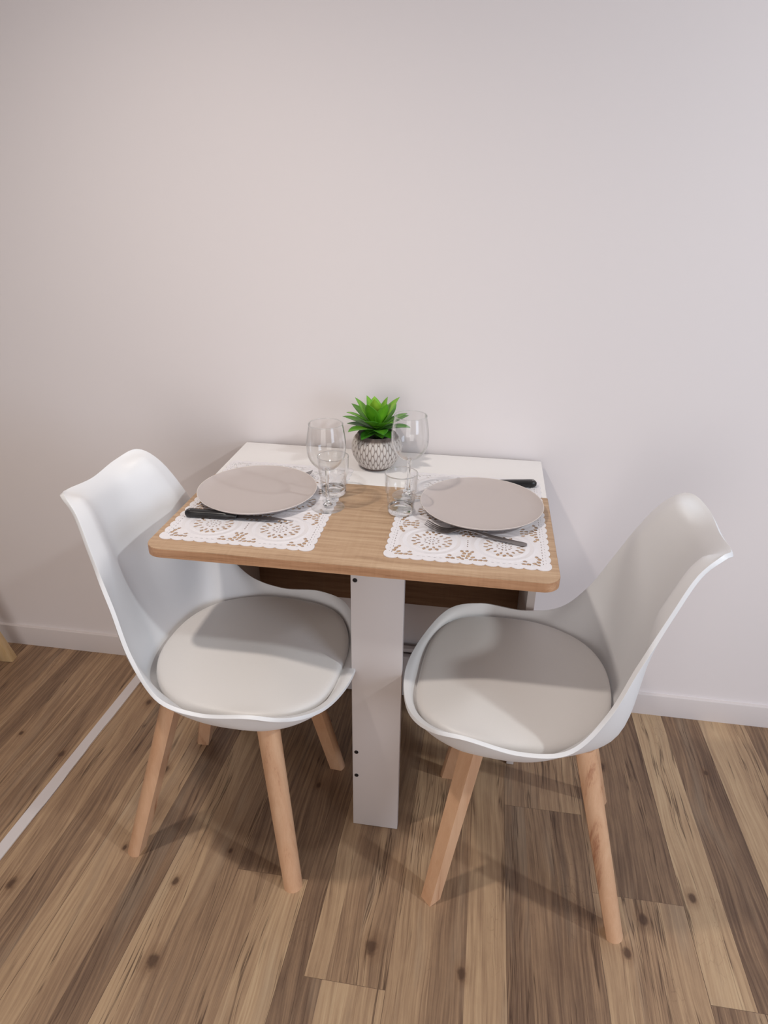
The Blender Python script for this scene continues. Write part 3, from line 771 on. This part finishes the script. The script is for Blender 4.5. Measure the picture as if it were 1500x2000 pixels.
# ------------------------------------------------------------------ plant
def plant():
    px, py = -.0165, -.108
    p = empty('potted_succulent', (px, py, H+.0002)); tag(p, 'green artificial succulent in a round grey patterned pot against the wall', 'plant')
    ctl = [(.0300, .0), (.0335, .0012), (.0370, .0060), (.0470, .0200), (.0540, .0340), (.0568, .0470), (.0560, .0590), (.0520, .0710), (.0468, .0805)]
    sp = [tuple(v)[:2] for v in spline([(a, b, 0) for a, b in ctl], 12)]
    rim = [(.0455, .0832), (.0440, .0842), (.0420, .0838), (.0405, .0815), (.0400, .0740), (.0395, .0700)]
    prof = [(0, 0)]+sp+rim; N = 338; NA = 26; rel = {}
    def relief(a, z):
        # staggered pointed ovals
        row = z/.0235; best = 0
        for sgn in (0, 1):
            rr = row-.5*sgn*1.0; k = math.floor(rr); fz = rr-k-.5           # -0.5..0.5 along the height
            fa = (a*NA/(2*pi)+.5*sgn) % 1-.5
            wdt = .5*cos(pi*fz)**1.0 if abs(fz) < .5 else 0
            if wdt > .001: best = max(best, 1-(abs(fa)/wdt)**1.25)
        return max(0, best)
    def disp(a, k):
        if k == 0 or k > len(sp): return 0
        z = prof[k][1]; m = sst(.004, .010, z)*(1-sst(.072, .080, z)); return .0022*min(1, relief(a, z)*1.3)*m
    bm = bmesh.new(); lathe(bm, prof, N, disp=disp); bmesh.ops.remove_doubles(bm, verts=bm.verts, dist=1e-6)
    pot = from_bm('pot', bm, mat_pot(), p, smooth=True); tag(pot, 'round grey cement-look pot with raised leaf lattice')
    me = pot.data; at = me.attributes.new('relief', 'FLOAT', 'POINT')
    for v, d in zip(me.vertices, at.data):
        z = v.co.z; m = sst(.004, .010, z)*(1-sst(.072, .080, z)); r = math.hypot(v.co.x, v.co.y)
        d.value = min(1, relief(math.atan2(v.co.y, v.co.x), z)*1.3)*m if r > .03 and z < .0806 else .25
    bm = bmesh.new(); lathe(bm, [(0, .0725), (.02, .0728), (.0405, .0715)], 40); from_bm('soil', bm, M_soil, p, smooth=True)
    bm = bmesh.new(); tl = bm.verts.layers.float.new('tint'); rnd = random.Random(11)
    def leaf(az, el, ln, wd, curl, z0, tint, r0_=.004):
        NS, NW = 12, 4; rows = []; pos = Vector((r0_, 0, z0)); ang = el
        c = [pos.copy()]; angs = [ang]
        for i in range(NS):
            ang += curl/NS; pos = pos+Vector((cos(ang), 0, sin(ang)))*(ln/NS); c.append(pos.copy()); angs.append(ang)
        M = Matrix.Rotation(az, 3, 'Z')
        for i, (q, a) in enumerate(zip(c, angs)):
            t = i/NS; wv = wd*.5*(.30+.70*sst(0, .42, t))*(1 if t < .5 else max(0, 1-((t-.5)/.5)**2.1)); nrm = Vector((-sin(a), 0, cos(a)))
            top_, bot = [], []
            for k in range(-NW, NW+1):
                s = k/NW; cup = .20*wv*abs(s)**1.5; th = .0011*(1-s*s)*(1-.7*t)+.0002
                b = q+Vector((0, wv*s, 0))+nrm*cup
                for lst, sg in ((top_, 1), (bot, -1)):
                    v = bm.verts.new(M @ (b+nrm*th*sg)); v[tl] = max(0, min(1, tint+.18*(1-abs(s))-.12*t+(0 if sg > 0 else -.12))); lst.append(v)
            rows.append((top_, bot))
        for (t0, b0), (t1, b1) in zip(rows, rows[1:]):
            for k in range(2*NW):
                bm.faces.new((t0[k], t0[k+1], t1[k+1], t1[k])); bm.faces.new((b0[k+1], b0[k], b1[k], b1[k+1]))
            bm.faces.new((t0[0], t1[0], b1[0], b0[0])); bm.faces.new((t0[-1], b0[-1], b1[-1], t1[-1]))
    def tier(n, el, ln, wd, curl, z0, tint, ph):
        for k in range(n):
            leaf(2*pi*(k+ph)/n+rnd.uniform(-.10, .10), rad(el+rnd.uniform(-6, 6)), ln*rnd.uniform(.92, 1.06), wd, rad(curl+rnd.uniform(-8, 8)), z0, tint+rnd.uniform(-.1, .1))
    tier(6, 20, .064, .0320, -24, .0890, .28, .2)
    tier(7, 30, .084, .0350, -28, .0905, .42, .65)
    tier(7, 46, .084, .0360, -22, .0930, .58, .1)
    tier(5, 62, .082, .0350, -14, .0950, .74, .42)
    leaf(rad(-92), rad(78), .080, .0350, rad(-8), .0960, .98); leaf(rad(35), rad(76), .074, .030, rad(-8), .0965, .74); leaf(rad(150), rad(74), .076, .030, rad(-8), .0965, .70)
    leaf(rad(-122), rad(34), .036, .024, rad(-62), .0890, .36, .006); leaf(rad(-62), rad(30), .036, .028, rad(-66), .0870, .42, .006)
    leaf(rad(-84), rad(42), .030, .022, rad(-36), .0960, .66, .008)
    from_bm('foliage', bm, mat_leaf(), p, smooth=True)
    bm = bmesh.new(); lathe(bm, [(0, .0720), (.0075, .0722), (.0065, .085), (.006, .097), (0, .100)], 16); from_bm('stem', bm, plain('plant_stem', S(60, 90, 36), .6), p, smooth=True)
plant()

# ------------------------------------------------------------------ pine stool at the left, only a leg's foot in view
def stool():
    s = empty('pine_stool', (-1.42, -.30, 0), rad(4)); tag(s, 'pale pine furniture with a splayed leg, at the left edge beside the baseboard', 'stool')
    def sleg(fx, fy, tx, ty):
        bm = bmesh.new(); hw, hd = .020, .014; Z = .43
        vsx = []
        for (cx_, cy_, z) in ((fx, fy, .0005), (tx, ty, Z)):
            vsx.append([bm.verts.new((cx_+sx*hw, cy_+sy*hd, z)) for sx, sy in ((-1, -1), (1, -1), (1, 1), (-1, 1))])
        a, b = vsx; bm.faces.new(a[::-1]); bm.faces.new(b)
        for i in range(4): bm.faces.new((a[i], a[(i+1) % 4], b[(i+1) % 4], b[i]))
        bmesh.ops.bevel(bm, geom=bm.edges[:], offset=.002, segments=2, profile=.5, affect='EDGES')
        from_bm('leg', bm, M_pine, s, auto=40)
    c4, s4 = cos(rad(4)), sin(rad(4))
    def loc(x, y): dx, dy = x+1.42, y+.30; return (c4*dx+s4*dy, -s4*dx+c4*dy)
    f = loc(-1.186, -.080)
    for sx in (1, -1):
        for sy in (1, -1):
            sleg(f[0]*sx, f[1]*sy, (f[0]-.105)*sx, (f[1]-.04)*sy)
    bm = bmesh.new(); prism(bm, rounded(-.19, .19, -.20, .20, .03, ('fr', 'fl', 'br', 'bl')), .43, .455, .003); from_bm('seat', bm, M_pine, s, auto=40)
    for sy in (1, -1):
        boxobj('stretcher', (-.16, .16, sy*(f[1]-.028)-.009, sy*(f[1]-.028)+.009, .28, .32), M_pine, s)
stool()
